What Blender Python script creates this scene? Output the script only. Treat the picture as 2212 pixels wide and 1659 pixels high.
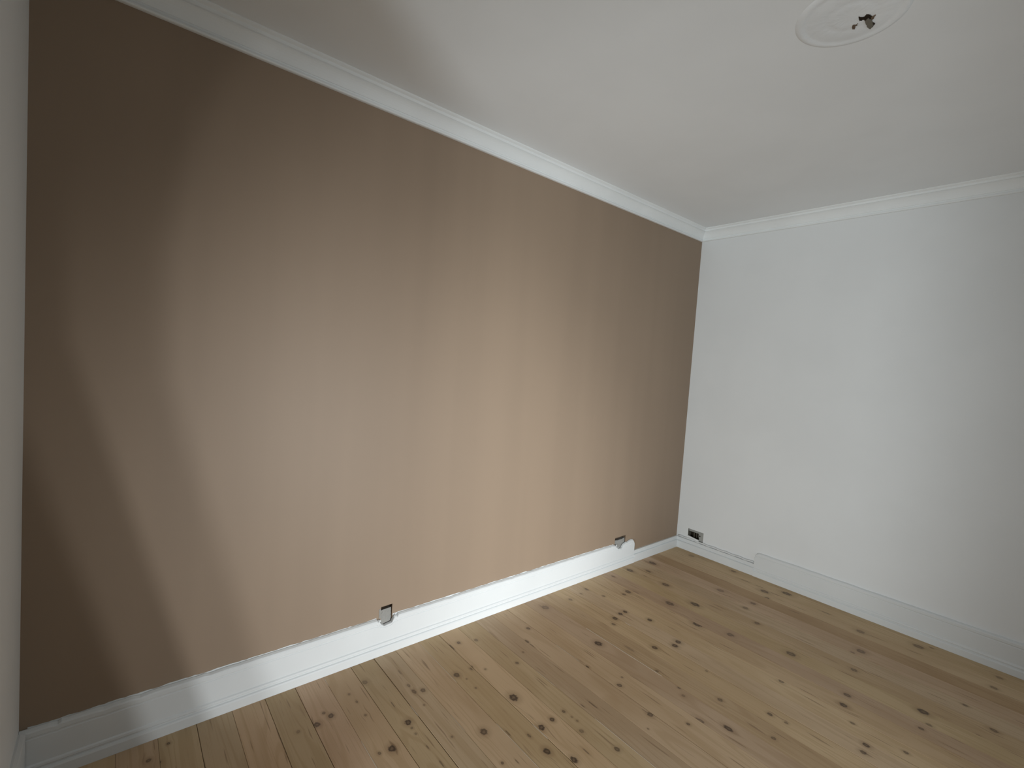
import bpy, bmesh, math, random
from mathutils import Vector, Matrix

# ------------------------------------------------------------------ scene, camera, light
for o in list(bpy.data.objects):
    bpy.data.objects.remove(o, do_unlink=True)
scene = bpy.context.scene
COL = scene.collection
random.seed(7)

L, H, D = 3.98, 2.70, 3.15          # room: x -L..0, y -D..0, z 0..H
CAM = (-3.74764, -2.12999, 1.51306)
YAW, PITCH, ROLL, FPX = -0.69472, -0.05196, 0.06787, 1020.1

cam_data = bpy.data.cameras.new('camera')
cam_data.sensor_fit = 'HORIZONTAL'
cam_data.sensor_width = 36.0
cam_data.lens = FPX * 36.0 / 2212.0
cam_data.clip_start = 0.02
cam = bpy.data.objects.new('camera', cam_data)
COL.objects.link(cam)
cy_, sy_ = math.cos(YAW), math.sin(YAW)
fwd = Vector((-sy_ * math.cos(PITCH), cy_ * math.cos(PITCH), math.sin(PITCH)))
rgt = Vector((cy_, sy_, 0.0))
up = rgt.cross(fwd)
r2 = rgt * math.cos(ROLL) + up * math.sin(ROLL)
u2 = -rgt * math.sin(ROLL) + up * math.cos(ROLL)
M = Matrix((r2, u2, -fwd)).transposed().to_4x4()
M.translation = Vector(CAM)
cam.matrix_world = M
scene.camera = cam

world = bpy.data.worlds.new('world')
scene.world = world
world.use_nodes = True
bg = world.node_tree.nodes['Background']
bg.inputs['Color'].default_value = (0.80, 0.91, 1.0, 1)
bg.inputs['Strength'].default_value = 0.40

scene.view_settings.view_transform = 'Standard'
scene.view_settings.look = 'None'
scene.view_settings.gamma = 1.0
scene.view_settings.use_curve_mapping = False
scene.view_settings.exposure = 0.0

def spot(name, loc, target, watts, size_deg, blend, radius, color):
    d = bpy.data.lights.new(name, 'SPOT')
    d.energy = watts; d.spot_size = math.radians(size_deg); d.spot_blend = blend
    d.shadow_soft_size = radius; d.color = color
    o = bpy.data.objects.new(name, d); COL.objects.link(o)
    o.location = loc
    o.rotation_euler = (Vector(target) - Vector(loc)).to_track_quat('-Z', 'Y').to_euler()
    return o

# assumed unseen spots behind the camera, placed to cast the stepped shadow edges
LY = -6.0
AIM = (-2.40, 0.0, 0.48)
AIM2 = (-2.55, 0.0, 0.15)
TINT = (0.94, 0.98, 1.0)
spot('unseen_lamp', (-1.90, LY, 0.3), AIM, 270, 49, 1.0, 0.050, TINT)
spot('unseen_lamp', (-2.12, LY, 0.3), (-2.32, 0.0, 0.72), 300, 54, 1.0, 0.30, TINT)  # broad unseen spot added to soften and spread the light on the brown wall
spot('unseen_lamp', (-1.665, LY, 0.2), AIM2, 370, 43, 1.0, 0.032, TINT)
spot('unseen_lamp', (-1.55, LY, 0.4), AIM2, 250, 42, 1.0, 0.035, TINT)
# unseen spot added to brighten the white wall and ceiling through the doorway
spot('unseen_lamp', (-6.0, -2.6, 0.5), (-1.1, -0.40, 1.15), 460, 66, 1.0, 0.25, (0.90, 0.97, 1.0))

# ------------------------------------------------------------------ node helpers
def new_mat(name, rough=0.6, spec=0.4):
    m = bpy.data.materials.new(name)
    m.use_nodes = True
    nt = m.node_tree
    b = nt.nodes['Principled BSDF']
    b.inputs['Roughness'].default_value = rough
    b.inputs['Specular IOR Level'].default_value = spec
    return m, nt, b

def nd(nt, kind, **kw):
    n = nt.nodes.new(kind)
    ins = kw.pop('ins', {})
    for k, v in kw.items():
        setattr(n, k, v)
    for k, v in ins.items():
        if hasattr(v, 'is_output') or isinstance(v, bpy.types.NodeSocket):
            nt.links.new(v, n.inputs[k])
        else:
            n.inputs[k].default_value = v
    return n

def math_n(nt, op, a, b=None, c=None, clamp=False):
    n = nt.nodes.new('ShaderNodeMath'); n.operation = op; n.use_clamp = clamp
    for i, v in enumerate((a, b, c)):
        if v is None: continue
        if isinstance(v, bpy.types.NodeSocket): nt.links.new(v, n.inputs[i])
        else: n.inputs[i].default_value = v
    return n.outputs[0]

def vmath(nt, op, a, b=None, out=0):
    n = nt.nodes.new('ShaderNodeVectorMath'); n.operation = op
    for i, v in enumerate((a, b)):
        if v is None: continue
        if isinstance(v, bpy.types.NodeSocket): nt.links.new(v, n.inputs[i])
        else: n.inputs[i].default_value = v
    return n.outputs['Value'] if out == 'v' else n.outputs[0]

def mixc(nt, fac, a, b, blend='MIX'):
    n = nt.nodes.new('ShaderNodeMix'); n.data_type = 'RGBA'; n.blend_type = blend
    for key, v in ((0, fac), (6, a), (7, b)):
        if isinstance(v, bpy.types.NodeSocket): nt.links.new(v, n.inputs[key])
        else: n.inputs[key].default_value = v
    return n.outputs[2]

def maprange(nt, v, a, b, c=0.0, d=1.0, smooth=True):
    n = nt.nodes.new('ShaderNodeMapRange')
    n.interpolation_type = 'SMOOTHSTEP' if smooth else 'LINEAR'
    nt.links.new(v, n.inputs[0])
    for i, x in enumerate((a, b, c, d)): n.inputs[1 + i].default_value = x
    return n.outputs[0]

def noise(nt, vec, scale, detail=2.0, rough=0.5):
    n = nt.nodes.new('ShaderNodeTexNoise')
    nt.links.new(vec, n.inputs['Vector'])
    n.inputs['Scale'].default_value = scale
    n.inputs['Detail'].default_value = detail
    n.inputs['Roughness'].default_value = rough
    return n.outputs['Fac']

def bump(nt, b, height, strength, dist):
    n = nt.nodes.new('ShaderNodeBump')
    nt.links.new(height, n.inputs['Height'])
    n.inputs['Strength'].default_value = strength
    n.inputs['Distance'].default_value = dist
    nt.links.new(n.outputs[0], b.inputs['Normal'])

def paint(name, col, rough, var=0.03, grain=900.0, bstr=0.15, spec=0.35, streak=False):
    """rolled wall paint: fine stipple relief, very faint cloudiness"""
    m, nt, b = new_mat(name, rough, spec)
    pos = nt.nodes.new('ShaderNodeTexCoord').outputs['Object']
    big = noise(nt, pos, 2.2, 3)
    f = maprange(nt, big, 0.35, 0.65)
    if streak:
        sc = vmath(nt, 'MULTIPLY', pos, (5.5, 5.5, 0.22))
        f = math_n(nt, 'MULTIPLY_ADD', maprange(nt, noise(nt, sc, 1.0, 2), 0.35, 0.65), 0.75, math_n(nt, 'MULTIPLY', f, 0.25))
    lo = [c * (1 - var) for c in col] + [1]
    hi = [min(1, c * (1 + var)) for c in col] + [1]
    nt.links.new(mixc(nt, f, lo, hi), b.inputs['Base Color'])
    bump(nt, b, noise(nt, pos, grain / 6.0, 2), bstr, 0.0006)
    return m

M_BROWN = paint('brown_wall_paint', (0.310, 0.228, 0.161), 0.55, 0.025, streak=True)
M_WALL = paint('white_wall_paint', (0.82, 0.835, 0.835), 0.6, 0.012)
M_CEIL = paint('white_ceiling_paint', (0.87, 0.885, 0.89), 0.75, 0.012)
M_TRIM = paint('white_gloss_paint', (0.75, 0.77, 0.772), 0.38, 0.02, 300, 0.25)
M_STUCCO = paint('white_stucco_paint', (0.88, 0.90, 0.895), 0.5, 0.03, 240, 0.6)
M_ROSE = paint('rosette_paint', (0.86, 0.88, 0.89), 0.7, 0.05, 400, 1.0)
M_PLASTER_RAW = paint('raw_grey_plaster', (0.37, 0.36, 0.335), 0.9, 0.3, 400, 1.0, 0.1)
M_VOID = paint('dark_cavity_shade', (0.030, 0.022, 0.016), 0.95, 0.3, 300, 0.5, 0.05)  # near-black colour stands in for the shade inside holes
M_RECESS = paint('brown_cavity_sides', (0.16, 0.115, 0.08), 0.9, 0.2, 300, 0.5, 0.1)
M_SUB = paint('dark_subfloor', (0.045, 0.032, 0.022), 0.9, 0.2, 300, 0.5, 0.1)
M_FILL = paint('pale_seam_filler', (0.62, 0.53, 0.42), 0.8, 0.1, 300, 0.5, 0.1)
M_BEIGE = paint('grey_brown_mortar', (0.17, 0.155, 0.125), 0.9, 0.35, 300, 0.9, 0.1)

# ------------------------------------------------------------------ mesh helpers
def mesh_obj(name, verts, faces, mat, parent=None, loc=(0, 0, 0), smooth=False, mats=None, fmat=None):
    me = bpy.data.meshes.new(name)
    me.from_pydata([tuple(v) for v in verts], [], faces)
    for mm in (mats or [mat]): me.materials.append(mm)
    if fmat:
        for p, i in zip(me.polygons, fmat): p.material_index = i
    bm = bmesh.new(); bm.from_mesh(me)
    bmesh.ops.recalc_face_normals(bm, faces=bm.faces)
    bm.to_mesh(me); bm.free()
    if smooth:
        for p in me.polygons: p.use_smooth = True
    me.update()
    o = bpy.data.objects.new(name, me); COL.objects.link(o)
    o.location = loc
    if parent:
        o.parent = parent
    return o

def structure(o, label=None):
    o['kind'] = 'structure'
    if label: o['label'] = label
    return o

def thing(o, label, cat, group=None):
    o['label'] = label; o['category'] = cat
    if group: o['group'] = group
    return o

def empty(name, loc):
    o = bpy.data.objects.new(name, None); COL.objects.link(o)
    o.location = loc; o.empty_display_size = 0.05
    return o

def slab_wall(name, mat, u0, u1, z0, z1, thick, holes, tf, side_mat, back_mat):
    """wall slab with its face at depth 0, recessed rectangular holes (u0,u1,z0,z1,depth)
    tf(u, z, d) -> xyz, d measured into the wall"""
    us = sorted({u0, u1, *[h[0] for h in holes], *[h[1] for h in holes]})
    zs = sorted({z0, z1, *[h[2] for h in holes], *[h[3] for h in holes]})
    V, F, FM = [], [], []
    def quad(pts, m):
        i = len(V); V.extend(tf(*p) for p in pts); F.append((i, i + 1, i + 2, i + 3)); FM.append(m)
    def inside(a, b, h): return h[0] - 1e-6 <= a and b <= h[1] + 1e-6
    for a, b in zip(us, us[1:]):
        for c, d in zip(zs, zs[1:]):
            if any(inside(a, b, h) and h[2] - 1e-6 <= c and d <= h[3] + 1e-6 for h in holes):
                continue
            quad([(a, c, 0), (b, c, 0), (b, d, 0), (a, d, 0)], 0)
    for (a, b, c, d, dp) in holes:
        quad([(a, c, 0), (a, d, 0), (a, d, dp), (a, c, dp)], 1)
        quad([(b, c, 0), (b, d, 0), (b, d, dp), (b, c, dp)], 1)
        quad([(a, d, 0), (b, d, 0), (b, d, dp), (a, d, dp)], 1)
        quad([(a, c, 0), (b, c, 0), (b, c, dp), (a, c, dp)], 1)
        quad([(a, c, dp), (b, c, dp), (b, d, dp), (a, d, dp)], 2)
    t = thick
    quad([(u0, z0, t), (u1, z0, t), (u1, z1, t), (u0, z1, t)], 0)
    quad([(u0, z0, 0), (u0, z1, 0), (u0, z1, t), (u0, z0, t)], 0)
    quad([(u1, z0, 0), (u1, z1, 0), (u1, z1, t), (u1, z0, t)], 0)
    quad([(u0, z1, 0), (u1, z1, 0), (u1, z1, t), (u0, z1, t)], 0)
    quad([(u0, z0, 0), (u1, z0, 0), (u1, z0, t), (u0, z0, t)], 0)
    me = bpy.data.meshes.new(name)
    me.from_pydata(V, [], F)
    for mm in (mat, side_mat, back_mat): me.materials.append(mm)
    for p, i in zip(me.polygons, FM): p.material_index = i
    bm = bmesh.new(); bm.from_mesh(me)
    bmesh.ops.remove_doubles(bm, verts=bm.verts, dist=1e-5)
    bmesh.ops.recalc_face_normals(bm, faces=bm.faces)
    bm.to_mesh(me); bm.free()
    o = bpy.data.objects.new(name, me); COL.objects.link(o)
    return structure(o)

# ------------------------------------------------------------------ walls, ceiling
H1 = (-2.722, -2.662, 0.14, 0.238, 0.032)
H2 = (-0.866, -0.738, 0.13, 0.229, 0.032)
H3 = (-0.240, -0.104, 0.100, 0.183, 0.05)
W = 0.15
slab_wall('wall_back', M_BROWN, -L, 0.0, -0.1, H + 0.02, W, [H1, H2], lambda u, z, d: (u, d, z), M_RECESS, M_RECESS)
slab_wall('wall_right', M_WALL, -D, 0.0, -0.1, H + 0.02, W, [H3], lambda u, z, d: (d, u, z), M_BEIGE, M_VOID)

def poly_wall(name, polys, t0, t1, tf):
    """wall made of flat outlines (u, z), extruded between depths t0 and t1"""
    V, F = [], []
    for poly in polys:
        n = len(poly); i = len(V)
        V += [tf(u, t0, z) for u, z in poly] + [tf(u, t1, z) for u, z in poly]
        F.append(tuple(range(i, i + n))); F.append(tuple(range(i + n, i + 2 * n)))
        for k in range(n):
            F.append((i + k, i + (k + 1) % n, i + n + (k + 1) % n, i + n + k))
    return structure(mesh_obj(name, V, F, M_WALL))

# left wall; unseen doorway, its jambs placed to shape the side spot's beam
DY0, DY1, DZ = -2.34, -1.17, 2.45
poly_wall('wall_left', [[(-D, -.1), (DY0, -.1), (DY0, H + .02), (-D, H + .02)],
                        [(DY0, DZ), (DY1, DZ), (DY1, H + .02), (DY0, H + .02)],
                        [(DY1, -.1), (0, -.1), (0, H + .02), (DY1, H + .02)]], 0.0, 0.12, lambda u, d, z: (-L - d, u, z))

# wall behind the camera; made-up opening, outlined to cast the slanted shadow
XR, ZL = -0.25, 2.15
SHADOW_EDGE = [(-2.457, -.1), (-2.717, .808), (-2.725, 1.02), (-2.685, 1.25), (-2.59, 1.46), (-2.43, 1.66), (-2.25, 1.88), (-2.05, 2.15)]
poly_wall('wall_front', [[(-L, -.1)] + SHADOW_EDGE[:3] + [(-L, SHADOW_EDGE[2][1])]] +
          [[(-L, a[1]), a, b, (-L, b[1])] for a, b in zip(SHADOW_EDGE[2:], SHADOW_EDGE[3:])] +
          [[(-L, ZL), SHADOW_EDGE[-1], (XR, ZL), (XR, H + .02), (-L, H + .02)],
           [(XR, -.1), (0, -.1), (0, H + .02), (XR, H + .02)]], 0.0, 0.05, lambda u, d, z: (u, -D - d, z))

# plain closed ceiling; the rosette's hole is a dark plate under it
ceil = structure(mesh_obj('ceiling', [(-L, -D, H), (0, -D, H), (0, 0, H), (-L, 0, H),
                                      (-L, -D, H + .2), (0, -D, H + .2), (0, 0, H + .2), (-L, 0, H + .2)],
                          [(0, 1, 2, 3), (4, 5, 6, 7), (0, 1, 5, 4), (1, 2, 6, 5), (2, 3, 7, 6), (3, 0, 4, 7)], M_CEIL))

# ------------------------------------------------------------------ cornices (mitred)
CZ = 2.6035
cor = [(0.0, CZ), (0.010, CZ), (0.0140, CZ + .002), (0.0150, CZ + .006), (0.0135, CZ + .0105), (0.0085, CZ + .0125), (0.0075, CZ + .0165),
       (0.0085, CZ + .0210), (0.0125, CZ + .0225)]
for k in range(1, 7):
    t = k / 6.0
    cor.append((0.0125 + 0.0295 * (0.5 * t + 0.5 * (1 - math.cos(t * math.pi / 2))), CZ + .0225 + 0.0475 * (0.5 * t + 0.5 * math.sin(t * math.pi / 2))))
cor += [(0.0400, H - .0255), (0.0455, H - .0230), (0.0475, H - .0120), (0.0560, H - .0070), (0.060, H - .0030), (0.060, H), (0.0, H)]

def sweep_wall(name, prof, length, tf, mat, mitre0=1, mitre1=1, smooth=False):
    """prof (d,z); runs s 0..length, ends cut at 45 degrees; tf(s,d,z)"""
    n = len(prof)
    V = [tf(0 + d * mitre0, d, z) for d, z in prof] + [tf(length - d * mitre1, d, z) for d, z in prof]
    F = [(i, (i + 1) % n, n + (i + 1) % n, n + i) for i in range(n)]
    F += [tuple(range(n)), tuple(range(n, 2 * n))]
    return structure(mesh_obj(name, V, F, mat, smooth=smooth))

sweep_wall('trim_1', cor, L, lambda s, d, z: (-L + s, -d, z), M_STUCCO)
sweep_wall('trim_2', cor, D, lambda s, d, z: (-d, -s, z), M_STUCCO)
sweep_wall('trim_3', cor, D, lambda s, d, z: (-L + d, -s, z), M_STUCCO)
sweep_wall('trim_4', cor, L, lambda s, d, z: (-L + s, -D + d, z), M_STUCCO)

# ------------------------------------------------------------------ baseboards
tall = [(0.002, 0.0), (0.027, 0.0), (0.0270, 0.035), (0.0245, 0.040), (0.0190, 0.043), (0.0190, 0.047), (0.0225, 0.052),
        (0.0215, 0.059), (0.0170, 0.063), (0.0170, 0.150), (0.0150, 0.1525), (0.0150, 0.1565), (0.0178, 0.160),
        (0.0178, 0.174), (0.0150, 0.179), (0.0060, 0.184), (0.002, 0.184)]
short = [(0.0, 0.0), (0.024, 0.0), (0.024, 0.056), (0.020, 0.060), (0.0115, 0.0615), (0.0115, 0.0655), (0.0135, 0.068),
         (0.0135, 0.086), (0.0115, 0.089), (0.0, 0.0895)]

def board(name, prof, stations, tf, mat, parent, ztop=None, zref=0.184, zlock=0.128):
    n = len(prof); V, F = [], []
    for s in stations:
        zt = ztop(s) if ztop else zref
        for d, z in prof:
            zz = z if z <= zlock else zlock + (z - zlock) * (zt - zlock) / (zref - zlock)
            V.append(tf(s, d, zz))
    for k in range(len(stations) - 1):
        for i in range(n):
            a = k * n + i; b = k * n + (i + 1) % n
            F.append((a, b, b + n, a + n))
    F.append(tuple(range(n))); F.append(tuple(range((len(stations) - 1) * n, len(stations) * n)))
    return mesh_obj(name, V, F, mat, parent)

def interp(pts, x):
    if x <= pts[0][0]: return pts[0][1]
    for (a, b), (c, d) in zip(pts, pts[1:]):
        if x <= c: return b + (d - b) * (x - a) / (c - a)
    return pts[-1][1]

rng = random.Random(3)
# back wall: tall board with notches at the two socket cutouts and a rounded stop end
notch = [(-L, .184), (-2.745, .184), (-2.741, .178), (-2.734, .181), (-2.727, .170), (-2.722, .158), (-2.712, .150), (-2.680, .151),
         (-2.668, .155), (-2.661, .168), (-2.654, .179), (-2.646, .184), (-2.640, .176), (-2.632, .184),
         (-0.905, .184), (-0.875, .181), (-0.862, .170), (-0.848, .158), (-0.835, .147), (-0.792, .146), (-0.784, .158), (-0.770, .170),
         (-0.745, .176), (-0.700, .182), (-0.672, .186), (-0.655, .184), (-0.645, .172), (-0.638, .158), (-0.634, .140)]
st = [-L + 0.001]
while st[-1] < -0.66: st.append(st[-1] + rng.uniform(0.008, 0.03))
st = sorted({x for x in st if x < -0.634} | {x for x, _ in notch[1:]})
chips = {}
def ztop_back(x):
    if x not in chips:
        j = rng.uniform(-.0012, .0006)
        if rng.random() < 0.07: j -= rng.uniform(.002, .005)
        chips[x] = j
    return interp(notch, x) + chips[x]
bb = structure(empty('baseboard_back', (-L / 2, 0, 0)))
def to_bb(s, d, z): return (s + L / 2, -d, z)
board('tall_board', tall, st, to_bb, M_TRIM, bb, ztop_back)
board('short_board', short, [-0.634, -0.4, -0.2, -0.002], to_bb, M_TRIM, bb)
# thin uneven line of white paint left on the wall above the board
def paint_line(name, x0, x1, parent, tf, zbase, rng):
    x = x0; V, F = [], []
    top = []
    while x < x1:
        top.append((x, zbase + rng.uniform(-0.0015, 0.0026)))
        x += rng.uniform(0.008, 0.03)
    n = len(top)
    for d in (0.0, 0.0012):
        V += [tf(a, d, zbase - 0.012) for a, _ in top] + [tf(a, d, z) for a, z in top]
    for k in range(n - 1):
        F += [(k, k + 1, n + k + 1, n + k), (2 * n + k, 2 * n + k + 1, 3 * n + k + 1, 3 * n + k), (n + k, n + k + 1, 3 * n + k + 1, 3 * n + k)]
    return mesh_obj(name, V, F, M_TRIM, parent)
paint_line('paint_line', -L + 0.02, H1[0] - 0.004, bb, to_bb, 0.186, rng)
paint_line('paint_line', H1[1] + 0.004, H2[0] - 0.006, bb, to_bb, 0.186, rng)

# right wall: low board near the corner, tall board beyond the stop
br = structure(empty('baseboard_right', (0, -D / 2, 0)))
def to_br(s, d, z): return (-d, s + D / 2, z)
rr = random.Random(11)
nr = [(-D, .182), (-0.700, .182), (-0.684, .180), (-0.672, .172), (-0.664, .155), (-0.660, .135)]
sr = [-D]
while sr[-1] < -0.72: sr.append(sr[-1] + rr.uniform(0.02, 0.06))
sr = sorted({x for x in sr if x < -0.66} | {x for x, _ in nr[1:]})
cr = {}
def ztop_right(x):
    if x not in cr: cr[x] = rr.uniform(-.0015, .0008)
    return interp(nr, x) + cr[x]
board('tall_board', [(0.0, 0.0)] + tall[1:-1] + [(0.0, 0.184)], sr, to_br, M_TRIM, br, ztop_right)
board('short_board', short, [-0.660, -0.4, -0.2, -0.002], to_br, M_TRIM, br)
# loose white bead lying along the top of the low board, lifted near the corner
V, F = [], []
ys = [-0.02 - 0.0205 * k for k in range(32)]
for k, y in enumerate(ys):
    zc_ = 0.0975 + 0.0025 * math.sin(k * 1.3) + (0.004 if 3 < k < 8 else 0)
    for j in range(8):
        a = j * math.tau / 8
        V.append(to_br(y, 0.008 + 0.0055 * math.cos(a), zc_ + 0.0065 * math.sin(a)))
for k in range(len(ys) - 1):
    for j in range(8):
        F.append((k * 8 + j, k * 8 + (j + 1) % 8, k * 8 + 8 + (j + 1) % 8, k * 8 + 8 + j))
F += [tuple(range(8)), tuple(range(len(V) - 8, len(V)))]
mesh_obj('top_bead', V, F, M_TRIM, br, smooth=True)

# left wall
bl = structure(empty('baseboard_left', (-L, -D / 2, 0)))
board('tall_board', [(0.0, 0.0)] + tall[1:-1] + [(0.0, 0.184)], [DY1 + .02, -0.02], lambda s, d, z: (d, s + D / 2, z), M_TRIM, bl)
# wall behind the camera, beside the opening
bf = structure(empty('baseboard_front', (-L / 2, -D, 0)))
for a, b in ((-L + .03, -2.60), (-0.22, -0.03)):
    board('tall_board', [(0.0, 0.0)] + tall[1:-1] + [(0.0, 0.184)], [a, b], lambda s, d, z: (s + L / 2, d, z), M_TRIM, bf)

# ------------------------------------------------------------------ floor: pine boards with knots
SEAMS = [-3.98, -3.855, -3.733, -3.611, -3.489, -3.367, -3.245, -3.124, -3.001, -2.875, -2.759, -2.645, -2.516, -2.393, -2.270,
         -2.149, -2.032, -1.915, -1.777, -1.653, -1.530, -1.408, -1.285, -1.165, -1.040, -0.925, -0.805, -0.685, -0.555, -0.427,
         -0.306, -0.184, -0.062, 0.0]
GAP = {-2.759: .0030, -2.393: .0022, -3.124: .0022, -2.875: .0020, -1.408: .0026, -3.245: .0018, -1.040: .0018, -1.915: .0016, -3.489: .0018}

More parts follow.
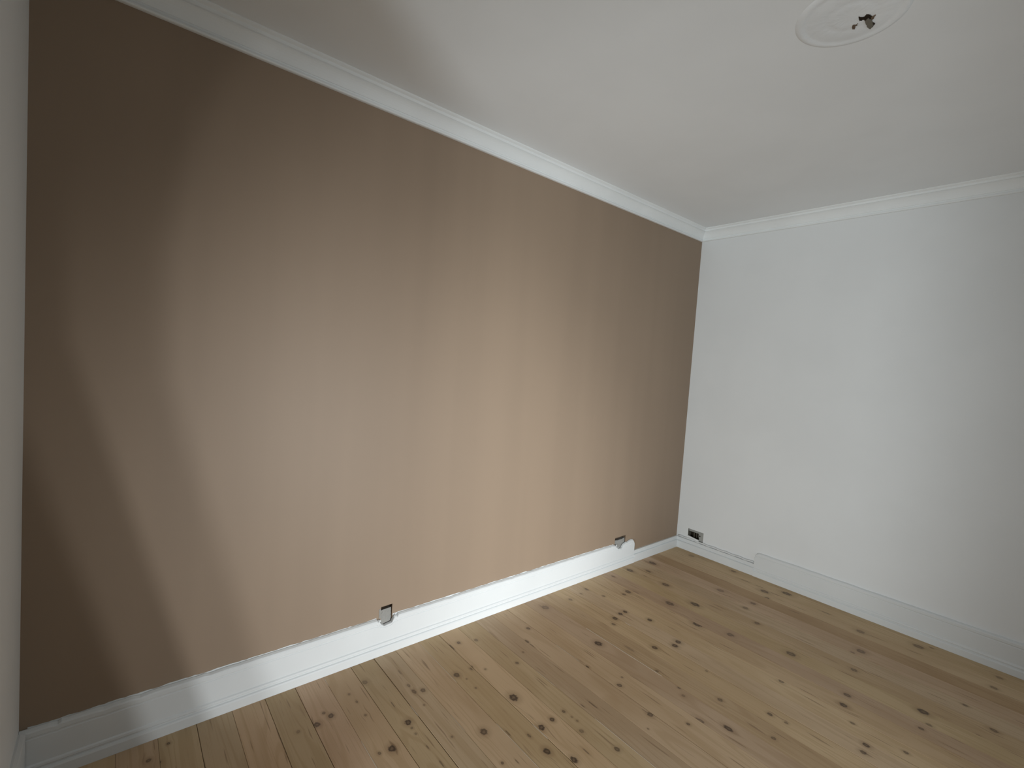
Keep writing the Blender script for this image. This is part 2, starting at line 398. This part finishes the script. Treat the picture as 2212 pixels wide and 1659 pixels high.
# knots read off the photograph's floor: x, y on the floor, half width, half length, darkness
KNOTS = [(-2.86, -0.163, 0.0126, 0.0149, 0.45), (-2.946, -0.198, 0.0066, 0.0078, 0.4), (-3.051, -0.277, 0.012, 0.0142, 0.75), (-3.07, -0.245, 0.0073, 0.0086, 0.6),
         (-3.112, -0.292, 0.0127, 0.015, 0.75), (-3.182, -0.288, 0.0078, 0.0092, 0.4), (-2.935, -0.353, 0.0061, 0.0072, 0.5), (-2.81, -0.487, 0.0143, 0.0169, 0.9),
         (-2.811, -0.522, 0.0065, 0.0077, 0.5), (-2.812, -0.557, 0.0057, 0.0068, 0.45), (-2.669, -0.357, 0.0123, 0.0146, 0.65), (-2.706, -0.342, 0.0092, 0.0174, 0.6),
         (-2.708, -0.293, 0.0071, 0.0121, 0.5), (-2.488, -0.354, 0.0149, 0.0176, 0.75), (-2.341, -0.148, 0.0105, 0.0124, 0.65), (-2.25, -0.179, 0.0107, 0.0126, 0.5),
         (-2.39, -0.159, 0.0037, 0.0293, 0.7), (-2.396, -0.347, 0.0093, 0.011, 0.6), (-2.35, -0.397, 0.0068, 0.008, 0.5), (-2.584, -0.705, 0.0159, 0.0188, 0.8),
         (-2.92, -0.569, 0.015, 0.0177, 0.9), (-2.967, -0.562, 0.0073, 0.0087, 0.6), (-2.709, -0.439, 0.0051, 0.0061, 0.5), (-2.817, -0.361, 0.0027, 0.022, 0.6),
         (-2.464, -0.477, 0.0056, 0.0067, 0.5), (-2.806, -0.64, 0.0027, 0.0128, 0.6), (-2.801, -0.736, 0.003, 0.0193, 0.6), (-2.703, -0.653, 0.0057, 0.0067, 0.5),
         (-2.464, -0.404, 0.0044, 0.0052, 0.5), (-2.7, -0.188, 0.0032, 0.0204, 0.45), (-2.936, -0.259, 0.005, 0.0095, 0.5), (-2.406, -0.356, 0.006, 0.0114, 0.6),
         (-1.697, -0.137, 0.022, 0.026, 0.5), (-1.939, -0.25, 0.0108, 0.0128, 0.75), (-2.028, -0.339, 0.0083, 0.0157, 0.8), (-2.028, -0.381, 0.0024, 0.0232, 0.8),
         (-2.19, -0.448, 0.009, 0.0106, 0.65), (-2.106, -0.398, 0.0061, 0.0072, 0.5), (-1.71, -0.57, 0.0201, 0.0238, 0.9), (-1.914, -0.668, 0.009, 0.0107, 0.9),
         (-1.887, -0.849, 0.0119, 0.0141, 0.7), (-1.829, -0.819, 0.0062, 0.0073, 0.5), (-2.359, -0.624, 0.0205, 0.0242, 0.9), (-2.307, -0.818, 0.0113, 0.0134, 0.85),
         (-2.231, -0.813, 0.0078, 0.0093, 0.7), (-2.374, -0.823, 0.0141, 0.0166, 0.9), (-2.438, -0.923, 0.0144, 0.017, 0.9), (-2.381, -1.012, 0.014, 0.0165, 0.9),
         (-2.201, -1.078, 0.0113, 0.0134, 0.75), (-1.927, -1.046, 0.0127, 0.015, 0.75), (-1.836, -1.174, 0.0077, 0.0091, 0.7), (-1.775, -1.194, 0.0113, 0.0235, 0.6),
         (-1.713, -1.29, 0.0124, 0.0235, 0.85), (-1.57, -1.182, 0.0115, 0.0136, 0.65), (-1.047, -0.779, 0.022, 0.03, 0.85), (-0.967, -0.544, 0.022, 0.0309, 0.7),
         (-0.829, -0.643, 0.022, 0.0339, 0.85), (-1.255, -0.588, 0.0136, 0.0161, 0.85), (-1.306, -0.445, 0.0124, 0.0147, 0.95), (-1.353, -0.445, 0.0131, 0.0155, 0.9),
         (-1.423, -0.459, 0.0161, 0.0191, 0.85), (-1.483, -0.494, 0.0115, 0.0136, 0.6), (-1.315, -0.814, 0.0159, 0.0188, 0.85), (-1.363, -0.822, 0.0156, 0.0185, 0.85),
         (-1.476, -0.769, 0.0153, 0.0181, 0.8), (-1.076, -0.295, 0.0192, 0.0226, 0.7), (-1.129, -0.303, 0.0124, 0.0146, 0.6), (-1.268, -0.242, 0.0107, 0.0126, 0.6),
         (-1.291, -0.119, 0.0151, 0.0179, 0.6), (-1.491, -0.155, 0.0131, 0.0155, 0.5), (-1.373, -0.14, 0.0097, 0.0115, 0.4), (-0.98, -0.95, 0.0182, 0.0215, 0.55),
         (-1.64, -0.891, 0.0081, 0.0096, 0.6), (-1.658, -1.025, 0.0075, 0.0089, 0.6), (-1.422, -1.038, 0.0066, 0.0078, 0.5), (-2.25, -0.934, 0.0096, 0.0114, 0.5),
         (-2.006, -1.088, 0.0045, 0.0053, 0.55), (-2.614, -0.864, 0.0063, 0.0074, 0.7), (-2.312, -1.013, 0.0028, 0.0227, 0.6), (-2.093, -0.859, 0.0037, 0.0297, 0.6),
         (-2.136, -0.838, 0.0029, 0.0139, 0.65), (-2.507, -0.766, 0.0032, 0.0206, 0.65), (-2.445, -0.826, 0.0062, 0.0118, 0.6), (-2.149, -1.004, 0.0026, 0.0146, 0.5),
         (-1.691, -1.066, 0.0087, 0.0103, 0.45), (-2.565, -0.891, 0.0025, 0.0119, 0.6), (-1.929, -1.021, 0.0024, 0.0188, 0.55), (-1.603, -0.697, 0.0079, 0.038, 0.35),
         (-2.222, -0.884, 0.0055, 0.0065, 0.45), (-2.226, -0.855, 0.0051, 0.006, 0.4), (-0.104, -0.931, 0.022, 0.034, 0.75), (-0.214, -0.827, 0.022, 0.0307, 0.7),
         (-0.303, -0.879, 0.0138, 0.0163, 0.7), (-0.874, -1.235, 0.0219, 0.0259, 0.7), (-0.237, -1.396, 0.0209, 0.0247, 0.5), (-0.123, -1.65, 0.022, 0.0283, 0.6),
         (-0.49, -1.461, 0.0207, 0.0245, 0.6), (-0.734, -1.49, 0.0149, 0.0177, 0.6), (-1.003, -1.532, 0.0148, 0.0175, 0.65), (-1.103, -1.544, 0.0157, 0.0185, 0.85),
         (-1.173, -1.298, 0.0124, 0.0146, 0.6), (-1.205, -1.606, 0.0087, 0.0103, 0.6), (-1.467, -1.361, 0.0103, 0.0122, 0.75), (-1.46, -1.426, 0.008, 0.0094, 0.6),
         (-1.308, -1.681, 0.0122, 0.0144, 0.85), (-1.212, -1.794, 0.0093, 0.011, 0.7), (-1.366, -1.685, 0.0118, 0.0139, 0.75), (-1.603, -1.43, 0.0096, 0.0113, 0.65),
         (-0.826, -1.786, 0.0206, 0.0243, 0.85), (-0.914, -1.821, 0.0106, 0.0125, 0.6), (-0.977, -1.804, 0.0101, 0.0119, 0.7), (-0.583, -1.901, 0.0098, 0.0115, 0.6),
         (-0.699, -2.009, 0.0146, 0.0173, 0.65), (-0.115, -1.981, 0.0136, 0.0161, 0.5), (-0.265, -1.973, 0.0143, 0.0169, 0.55), (-0.808, -1.969, 0.0085, 0.0101, 0.55),
         (-0.068, -1.7, 0.0109, 0.0128, 0.5), (-0.165, -1.192, 0.005, 0.0322, 0.6), (-0.548, -1.436, 0.0103, 0.0121, 0.45), (-0.514, -0.111, 0.022, 0.0352, 0.75),
         (-0.783, -0.095, 0.0218, 0.0309, 0.7), (-0.673, -0.18, 0.0139, 0.0236, 0.65), (-0.753, -0.377, 0.022, 0.0302, 0.7), (-0.095, -0.202, 0.022, 0.0277, 0.4),
         (-0.485, -0.642, 0.022, 0.0271, 0.45), (-0.077, -0.541, 0.017, 0.02, 0.6), (-0.47, -0.858, 0.0162, 0.0191, 0.6), (-0.577, -0.855, 0.0165, 0.0195, 0.5),
         (-0.984, -0.948, 0.0174, 0.0206, 0.55), (-0.708, -0.983, 0.0158, 0.0187, 0.6), (-0.763, -0.216, 0.0043, 0.0207, 0.5), (-1.037, -0.329, 0.0155, 0.0292, 0.25),
         (-0.977, -0.095, 0.0094, 0.0178, 0.6), (-0.165, -0.671, 0.0034, 0.0381, 0.7), (-0.165, -0.774, 0.0033, 0.0315, 0.7), (-0.191, -0.889, 0.0031, 0.0351, 0.65),
         (-3.642, -0.124, 0.0087, 0.0103, 0.6), (-3.581, -0.077, 0.0062, 0.0073, 0.7), (-3.613, -0.156, 0.0069, 0.0082, 0.6)]


def knot_group():
    g = bpy.data.node_groups.new('knot_field', 'ShaderNodeTree')
    for nm, ty in (('Vector', 'NodeSocketVector'), ('Center', 'NodeSocketVector'), ('InvSize', 'NodeSocketVector'),
                   ('Dark', 'NodeSocketFloat'), ('Wobble', 'NodeSocketFloat')):
        g.interface.new_socket(nm, in_out='INPUT', socket_type=ty)
    for nm in ('Mask', 'Halo', 'Warp'):
        g.interface.new_socket(nm, in_out='OUTPUT', socket_type='NodeSocketFloat')
    gi = g.nodes.new('NodeGroupInput'); go = g.nodes.new('NodeGroupOutput')
    d = vmath(g, 'SUBTRACT', gi.outputs['Vector'], gi.outputs['Center'])
    q = vmath(g, 'MULTIPLY', d, gi.outputs['InvSize'])
    r = vmath(g, 'LENGTH', q, out='v')
    rw = math_n(g, 'ADD', r, gi.outputs['Wobble'])
    core = maprange(g, rw, 0.62, 1.12, 1.0, 0.0)
    ring = math_n(g, 'MULTIPLY', maprange(g, rw, 0.15, 0.62, 0.72, 1.0), core)
    mask = math_n(g, 'MULTIPLY', ring, gi.outputs['Dark'])
    halo = math_n(g, 'MULTIPLY', maprange(g, r, 0.9, 2.6, 0.34, 0.0), gi.outputs['Dark'])
    sx = g.nodes.new('ShaderNodeSeparateXYZ'); g.links.new(d, sx.inputs[0])
    e = math_n(g, 'EXPONENT', math_n(g, 'MULTIPLY', math_n(g, 'MULTIPLY', r, r), -0.16))
    warp = math_n(g, 'MULTIPLY', sx.outputs[0], math_n(g, 'MULTIPLY', e, 0.72))
    for nm, v in (('Mask', mask), ('Halo', halo), ('Warp', warp)): g.links.new(v, go.inputs[nm])
    return g
KG = knot_group()

def plank_material(idx, xc, knots, tint):
    m, nt, b = new_mat('pine_board_%02d' % idx, 0.55, 0.30)
    pr = random.Random(100 + idx)
    pos = nt.nodes.new('ShaderNodeTexCoord').outputs['Object']
    sp = nt.nodes.new('ShaderNodeSeparateXYZ'); nt.links.new(pos, sp.inputs[0])
    wob = math_n(nt, 'MULTIPLY', math_n(nt, 'SUBTRACT', noise(nt, pos, 90, 2), 0.5), 0.9)
    mask = halo = warp = None
    for (kx, ky, rx, ry, dk) in knots:
        gn = nt.nodes.new('ShaderNodeGroup'); gn.node_tree = KG
        nt.links.new(pos, gn.inputs['Vector']); nt.links.new(wob, gn.inputs['Wobble'])
        gn.inputs['Center'].default_value = (kx - xc, ky, 0)
        gn.inputs['InvSize'].default_value = (1 / rx, 1 / ry, 0)
        gn.inputs['Dark'].default_value = dk
        if mask is None: mask, halo, warp = gn.outputs['Mask'], gn.outputs['Halo'], gn.outputs['Warp']
        else:
            mask = math_n(nt, 'MAXIMUM', mask, gn.outputs['Mask'])
            halo = math_n(nt, 'MAXIMUM', halo, gn.outputs['Halo'])
            warp = math_n(nt, 'ADD', warp, gn.outputs['Warp'])
    gx = sp.outputs[0] if warp is None else math_n(nt, 'SUBTRACT', sp.outputs[0], warp)
    off = pr.uniform(-30, 30)
    def vec(sx, sy):
        c = nt.nodes.new('ShaderNodeCombineXYZ')
        nt.links.new(math_n(nt, 'MULTIPLY_ADD', gx, sx, off), c.inputs[0])
        nt.links.new(math_n(nt, 'MULTIPLY_ADD', sp.outputs[1], sy, off * 1.7), c.inputs[1])
        c.inputs[2].default_value = off * 0.37
        return c.outputs[0]
    wide = noise(nt, vec(9, 0.55), 1.0, 1.5)
    lines = math_n(nt, 'SINE', math_n(nt, 'MULTIPLY_ADD', wide, 62.0, pr.uniform(0, 6)))
    lines = maprange(nt, lines, 0.35, 1.0)
    fine = noise(nt, vec(260, 3.2), 1.0, 2)
    dash = maprange(nt, noise(nt, vec(95, 5.0), 1.0, 1.0), 0.665, 0.77)
    blot = noise(nt, vec(5, 2.0), 1.0, 2)
    base = [0.610 * tint[0], 0.445 * tint[1], 0.278 * tint[2], 1]
    warmd = [0.470 * tint[0], 0.318 * tint[1], 0.175 * tint[2], 1]
    dark = [0.22, 0.135, 0.07, 1]
    c = mixc(nt, maprange(nt, blot, 0.40, 0.68, 0.0, 0.55), base, warmd)
    c = mixc(nt, math_n(nt, 'MULTIPLY', lines, 0.42), c, warmd)
    c = mixc(nt, maprange(nt, fine, 0.52, 0.8, 0.0, 0.65), c, warmd)
    c = mixc(nt, math_n(nt, 'MULTIPLY', dash, 0.60), c, dark)
    if mask is not None:
        c = mixc(nt, halo, c, [0.20, 0.115, 0.055, 1])
        c = mixc(nt, mask, c, [0.055, 0.031, 0.020, 1])
    nt.links.new(c, b.inputs['Base Color'])
    h = math_n(nt, 'MULTIPLY_ADD', lines, -0.5, fine)
    bump(nt, b, h, 0.12, 0.0008)
    return m

floor = structure(mesh_obj('floor', [(-L - .0, -D - .1, -.022), (0, -D - .1, -.022), (0, 0, -.022), (-L, 0, -.022),
                                     (-L, -D - .1, -.1), (0, -D - .1, -.1), (0, 0, -.1), (-L, 0, -.1)],
                           [(0, 1, 2, 3), (4, 5, 6, 7), (0, 1, 5, 4), (1, 2, 6, 5), (2, 3, 7, 6), (3, 0, 4, 7)], M_SUB))
prng = random.Random(21)
for i, (a, b_) in enumerate(zip(SEAMS, SEAMS[1:])):
    ga = GAP.get(a, 0.0007) / 2; gb = GAP.get(b_, 0.0007) / 2
    xc = (a + b_) / 2; hw0 = (a - xc) + ga; hw1 = (b_ - xc) - gb
    dz = prng.uniform(-.0006, 0.0)
    ch = 0.0007
    prof = [(hw0, -.022), (hw0, -ch), (hw0 + ch, 0), (hw1 - ch, 0), (hw1, -ch), (hw1, -.022)]
    n = len(prof)
    V = [(x, 0.0 - 0.006, z) for x, z in prof] + [(x, -D - 0.1, z) for x, z in prof]
    F = [(k, (k + 1) % n, n + (k + 1) % n, n + k) for k in range(n)] + [tuple(range(n)), tuple(range(n, 2 * n))]
    g = prng.uniform(0.90, 1.10)
    tint = (g, g * prng.uniform(0.97, 1.02), g * prng.uniform(0.93, 1.05))
    if abs(a + 0.427) < 1e-3: tint = (0.80, 0.74, 0.66)
    if abs(a + 1.653) < 1e-3: tint = (0.90, 0.88, 0.84)
    kn = [k for k in KNOTS if a - 0.004 < k[0] <= b_ - 0.004]
    mesh_obj('plank', V, F, plank_material(i, xc, kn, tint), floor, (xc, 0, dz))
# pale filler pressed into some of the joints
for (x, y0, y1, w) in ((-1.653, -0.43, -0.93, .0042), (-2.516, -0.04, -0.40, .0022), (-1.915, -0.45, -0.62, .0016),
                       (-3.001, -0.03, -0.10, .0026), (-3.001, -0.47, -0.63, .0028), (-2.759, -0.41, -0.48, .0024),
                       (-2.393, -0.79, -0.88, .0030), (-2.149, -0.55, -0.68, .0018), (-2.645, -0.55, -0.66, .0018),
                       (-2.516, -0.70, -0.98, .0020), (-1.408, -0.52, -0.56, .0050), (-2.149, -0.92, -1.25, .0022)):
    fr = random.Random(int(-x * 1000))
    n = max(4, int((y0 - y1) / 0.02)); V, F = [], []
    for k in range(n + 1):
        y = y0 + (y1 - y0) * k / n
        hw = w / 2 * fr.uniform(0.55, 1.15) * (0.3 if k in (0, n) else 1)
        V += [(-hw, y, -.004), (-hw, y, 0.0003), (hw, y, 0.0003), (hw, y, -.004)]
    for k in range(n):
        for j in range(3):
            F.append((k * 4 + j, k * 4 + j + 1, k * 4 + j + 5, k * 4 + j + 4))
    mesh_obj('seam_filler', V, F, M_FILL, floor, (x, 0, 0))

# ------------------------------------------------------------------ socket cutouts
def rough_plug(name, outline_fn, nu, nz, tf, amp, seed, mat, parent, back):
    """plug with rough front face; outline_fn(u,v) -> (a, z, d) front point"""
    r = random.Random(seed); V, F = [], []
    for i in range(nu + 1):
        for j in range(nz + 1):
            a, z, d = outline_fn(i / nu, j / nz)
            e = 0 if i in (0, nu) or j in (0, nz) else 1
            V.append(tf(a + r.uniform(-amp, amp), z + r.uniform(-amp, amp), d + e * r.uniform(-amp, amp)))
    m = len(V)
    for i in range(nu + 1):
        for j in range(nz + 1):
            a, z, d = outline_fn(i / nu, j / nz)
            V.append(tf(a, z, back))
    def id(i, j): return i * (nz + 1) + j
    for i in range(nu):
        for j in range(nz):
            q = (id(i, j), id(i + 1, j), id(i + 1, j + 1), id(i, j + 1))
            F.append(q); F.append(tuple(m + k for k in q))
    for i in range(nu):
        for j in (0, nz): F.append((id(i, j), id(i + 1, j), m + id(i + 1, j), m + id(i, j)))
    for j in range(nz):
        for i in (0, nu): F.append((id(i, j), id(i, j + 1), m + id(i, j + 1), m + id(i, j)))
    return mesh_obj(name, V, F, mat, parent)

def crumb(parent, c, r, seed, mat=None):
    q = random.Random(seed); bm = bmesh.new()
    bmesh.ops.create_icosphere(bm, subdivisions=1, radius=1.0)
    me = bpy.data.meshes.new('plaster_crumb')
    for v in bm.verts:
        k = q.uniform(0.7, 1.2)
        v.co = Vector((v.co.x * r[0] * k, v.co.y * r[1] * k, v.co.z * r[2] * k))
    bm.to_mesh(me); bm.free(); me.materials.append(mat or M_TRIM)
    o = bpy.data.objects.new('plaster_crumb', me); COL.objects.link(o)
    o.parent = parent; o.location = c
    return o

# cutout 1: middle of the brown wall
s1 = empty('socket_cutout', (-2.692, 0.0, 0.146))
def tf1(a, z, d): return (a + 2.692, d, z - 0.146)
rough_plug('mortar_fill', lambda u, v: (H1[0] + 0.001 + u * 0.057, 0.144 + v * (0.214 - 0.144) + 0.004 * u * v, 0.003 + 0.006 * v), 9, 12, tf1, 0.0012, 5, M_PLASTER_RAW, s1, 0.030)
crumb(s1, (-2.730 + 2.692, -0.008, 0.160 - 0.146 + .012), (.006, .005, .007), 1)
crumb(s1, (-2.652 + 2.692, -0.010, 0.166 - 0.146 + .008), (.007, .005, .008), 2)
# raw plaster lip along the left edge of the hole
rough_plug('plaster_lip', lambda u, v: (H1[0] - 0.010 + u * 0.009, 0.182 + v * 0.046, -0.0015), 2, 6, tf1, 0.0008, 8, M_PLASTER_RAW, s1, 0.001)
thing(s1, 'narrow empty socket cutout with grey mortar halfway along the brown wall', 'socket hole')

# cutout 2: brown wall, beside the stop end of the tall baseboard
s2 = empty('socket_cutout', (-0.802, 0.0, 0.142))
def tf2(a, z, d): return (a + 0.802, d, z - 0.142)
rough_plug('mortar_fill', lambda u, v: (H2[0] + 0.002 + u * 0.124, 0.134 + v * (0.207 - 0.134) - 0.004 * math.sin(u * math.pi) * v, 0.0015 + 0.005 * v), 10, 9, tf2, 0.0016, 9, M_PLASTER_RAW, s2, 0.030)
crumb(s2, (-0.858 + 0.802, -0.010, 0.172 - 0.142), (.010, .006, .009), 3)
crumb(s2, (-0.838 + 0.802, -0.012, 0.158 - 0.142), (.008, .005, .006), 4)
thing(s2, 'wide mortar-filled socket cutout in the brown wall beside the baseboard end near the corner', 'socket hole')

# cutout 3: white wall by the corner, half open
s3 = empty('socket_cutout', (0.0, -0.172, 0.104))
def tf3(a, z, d): return (d, a + 0.172, z - 0.104)
M_GREY = paint('grey_socket_box', (0.36, 0.36, 0.34), 0.7, 0.1, 200, 0.4)
rough_plug('box_top', lambda u, v: (-0.238 + u * 0.132, 0.164 + v * 0.018, 0.006), 8, 2, tf3, 0.0008, 12, M_GREY, s3, 0.045)
rough_plug('box_side', lambda u, v: (-0.239 + u * (0.036 + 0.010 * v), 0.102 + v * 0.064, 0.007), 3, 6, tf3, 0.0010, 13, M_GREY, s3, 0.045)
rough_plug('loose_plaster', lambda u, v: (-0.204 + u * 0.104, 0.100 + v * (0.012 + 0.012 * u), -0.004 - 0.004 * (1 - v)), 7, 3, tf3, 0.0016, 14, M_WALL, s3, 0.004)
hole = []
for k in range(10):
    a = k * math.tau / 10
    hole.append(tf3(-0.2065 + 0.0055 * math.cos(a), 0.146 + 0.0055 * math.sin(a), 0.0045))
hb_ = [(0.012, y, z) for x, y, z in hole]
mesh_obj('screw_hole', hole + hb_, [tuple(range(10))] + [(k, (k + 1) % 10, 10 + (k + 1) % 10, 10 + k) for k in range(10)], M_VOID, s3)  # closed dark disc, its colour giving the shade of a hole
for (a, w) in ((-0.150, .006), (-0.172, .004)):
    rough_plug('terminal', lambda u, v, a=a, w=w: (a + u * w, 0.118 + v * 0.040, 0.022), 1, 3, tf3, 0.0012, int(-a * 1e4), M_BEIGE, s3, 0.030)
thing(s3, 'half-open dark socket box in the white wall at the corner', 'socket hole')

# ------------------------------------------------------------------ ceiling rosette
RC = (-1.945, -1.556); RR = 0.158
ros = empty('ceiling_rosette', (RC[0], RC[1], H))
rprof = [(RR, 0.0), (RR - .002, 0.0016), (RR - .008, 0.0046), (RR - .015, 0.0058), (RR - .022, 0.0050), (RR - .028, 0.0034), (RR - .036, 0.0034), (RR - .050, 0.0050),
         (RR - .070, 0.0056), (RR - .085, 0.0046), (RR - .092, 0.0040), (RR - .102, 0.0054), (RR - .114, 0.0062), (RR - .124, 0.0054), (0.020, 0.0056), (0.0, 0.0056)]
V, F = [], []
NS = 96
rq = random.Random(31)
for r, h in rprof:
    for k in range(NS):
        a = k * math.tau / NS
        w = 1 + 0.05 * math.sin(8 * a) * (1 if RR - .09 < r < RR - .03 else 0)
        V.append((r * math.cos(a), r * math.sin(a), -max(0, h * w + (rq.uniform(-.0005, .0005) if 0.03 < r < RR - .01 else 0))))
for i in range(len(rprof) - 1):
    for k in range(NS):
        F.append((i * NS + k, i * NS + (k + 1) % NS, (i + 1) * NS + (k + 1) % NS, (i + 1) * NS + k))
mesh_obj('plaster_disc', V, F, M_ROSE, ros, smooth=True)

def ragged(name, pts, z0, z1, mat, seed, jit=0.002):
    """ragged flat plate with thickness; pts are floor-plan points relative to the rosette centre"""
    q = random.Random(seed); P = []
    for (a, b) in zip(pts, pts[1:] + pts[:1]):
        for t in (0.0, 0.35, 0.7):
            P.append((a[0] + (b[0] - a[0]) * t + q.uniform(-jit, jit), a[1] + (b[1] - a[1]) * t + q.uniform(-jit, jit)))
    n = len(P)
    V = [(x, y, z0) for x, y in P] + [(x, y, z1) for x, y in P]
    F = [tuple(range(n)), tuple(range(n, 2 * n))] + [(k, (k + 1) % n, n + (k + 1) % n, n + k) for k in range(n)]
    return mesh_obj(name, V, F, mat, ros)
def rel(q): return [(p[0] - RC[0], p[1] - RC[1]) for p in q]
HOLE = {
    'black': [(-1.9325, -1.5719), (-1.9233, -1.5772), (-1.9197, -1.5847), (-1.9258, -1.5912), (-1.9227, -1.5963), (-1.9125, -1.6014), (-1.9036, -1.6009), (-1.8941, -1.5954), (-1.9043, -1.5911), (-1.8966, -1.5808), (-1.9055, -1.5779), (-1.9068, -1.5697), (-1.9187, -1.5706)],
    'bits': [(-1.9038, -1.6007), (-1.9007, -1.6094), (-1.888, -1.6015), (-1.8888, -1.5959), (-1.8944, -1.5951)],
    'lump': [(-1.9043, -1.5911), (-1.8888, -1.5959), (-1.8737, -1.5957), (-1.8608, -1.5945), (-1.8511, -1.5897), (-1.8468, -1.5836), (-1.8614, -1.5793), (-1.8805, -1.5787), (-1.8962, -1.5804)],
    'tip': [(-1.874, -1.5955), (-1.8603, -1.5991), (-1.8524, -1.5934), (-1.8518, -1.5898), (-1.8607, -1.5941)],
    'crack': [(-1.8789, -1.5421), (-1.8921, -1.5441), (-1.9014, -1.5493), (-1.8961, -1.5567), (-1.9001, -1.5625), (-1.89, -1.5579), (-1.8888, -1.5524), (-1.8755, -1.5472)],
}
ragged('dark_hole_plate', rel(HOLE['black']), -0.0072, 0.0, M_VOID, 41, 0.0018)  # flat dark plate on the disc, shade of the hole put into its colour
ragged('broken_edge', rel(HOLE['bits']), -0.0070, 0.0, M_RECESS, 44, 0.0015)
ragged('loose_mortar', rel(HOLE['lump']), -0.0095, 0.0, M_BEIGE, 42, 0.0015)
ragged('mortar_tip', rel(HOLE['tip']), -0.0085, 0.0, M_SUB, 45, 0.0010)
ragged('crack', rel(HOLE['crack']), -0.0068, 0.0, M_RECESS, 43, 0.0012)
thing(ros, 'round white plaster ceiling rosette with a ragged dark hole', 'ceiling rosette')
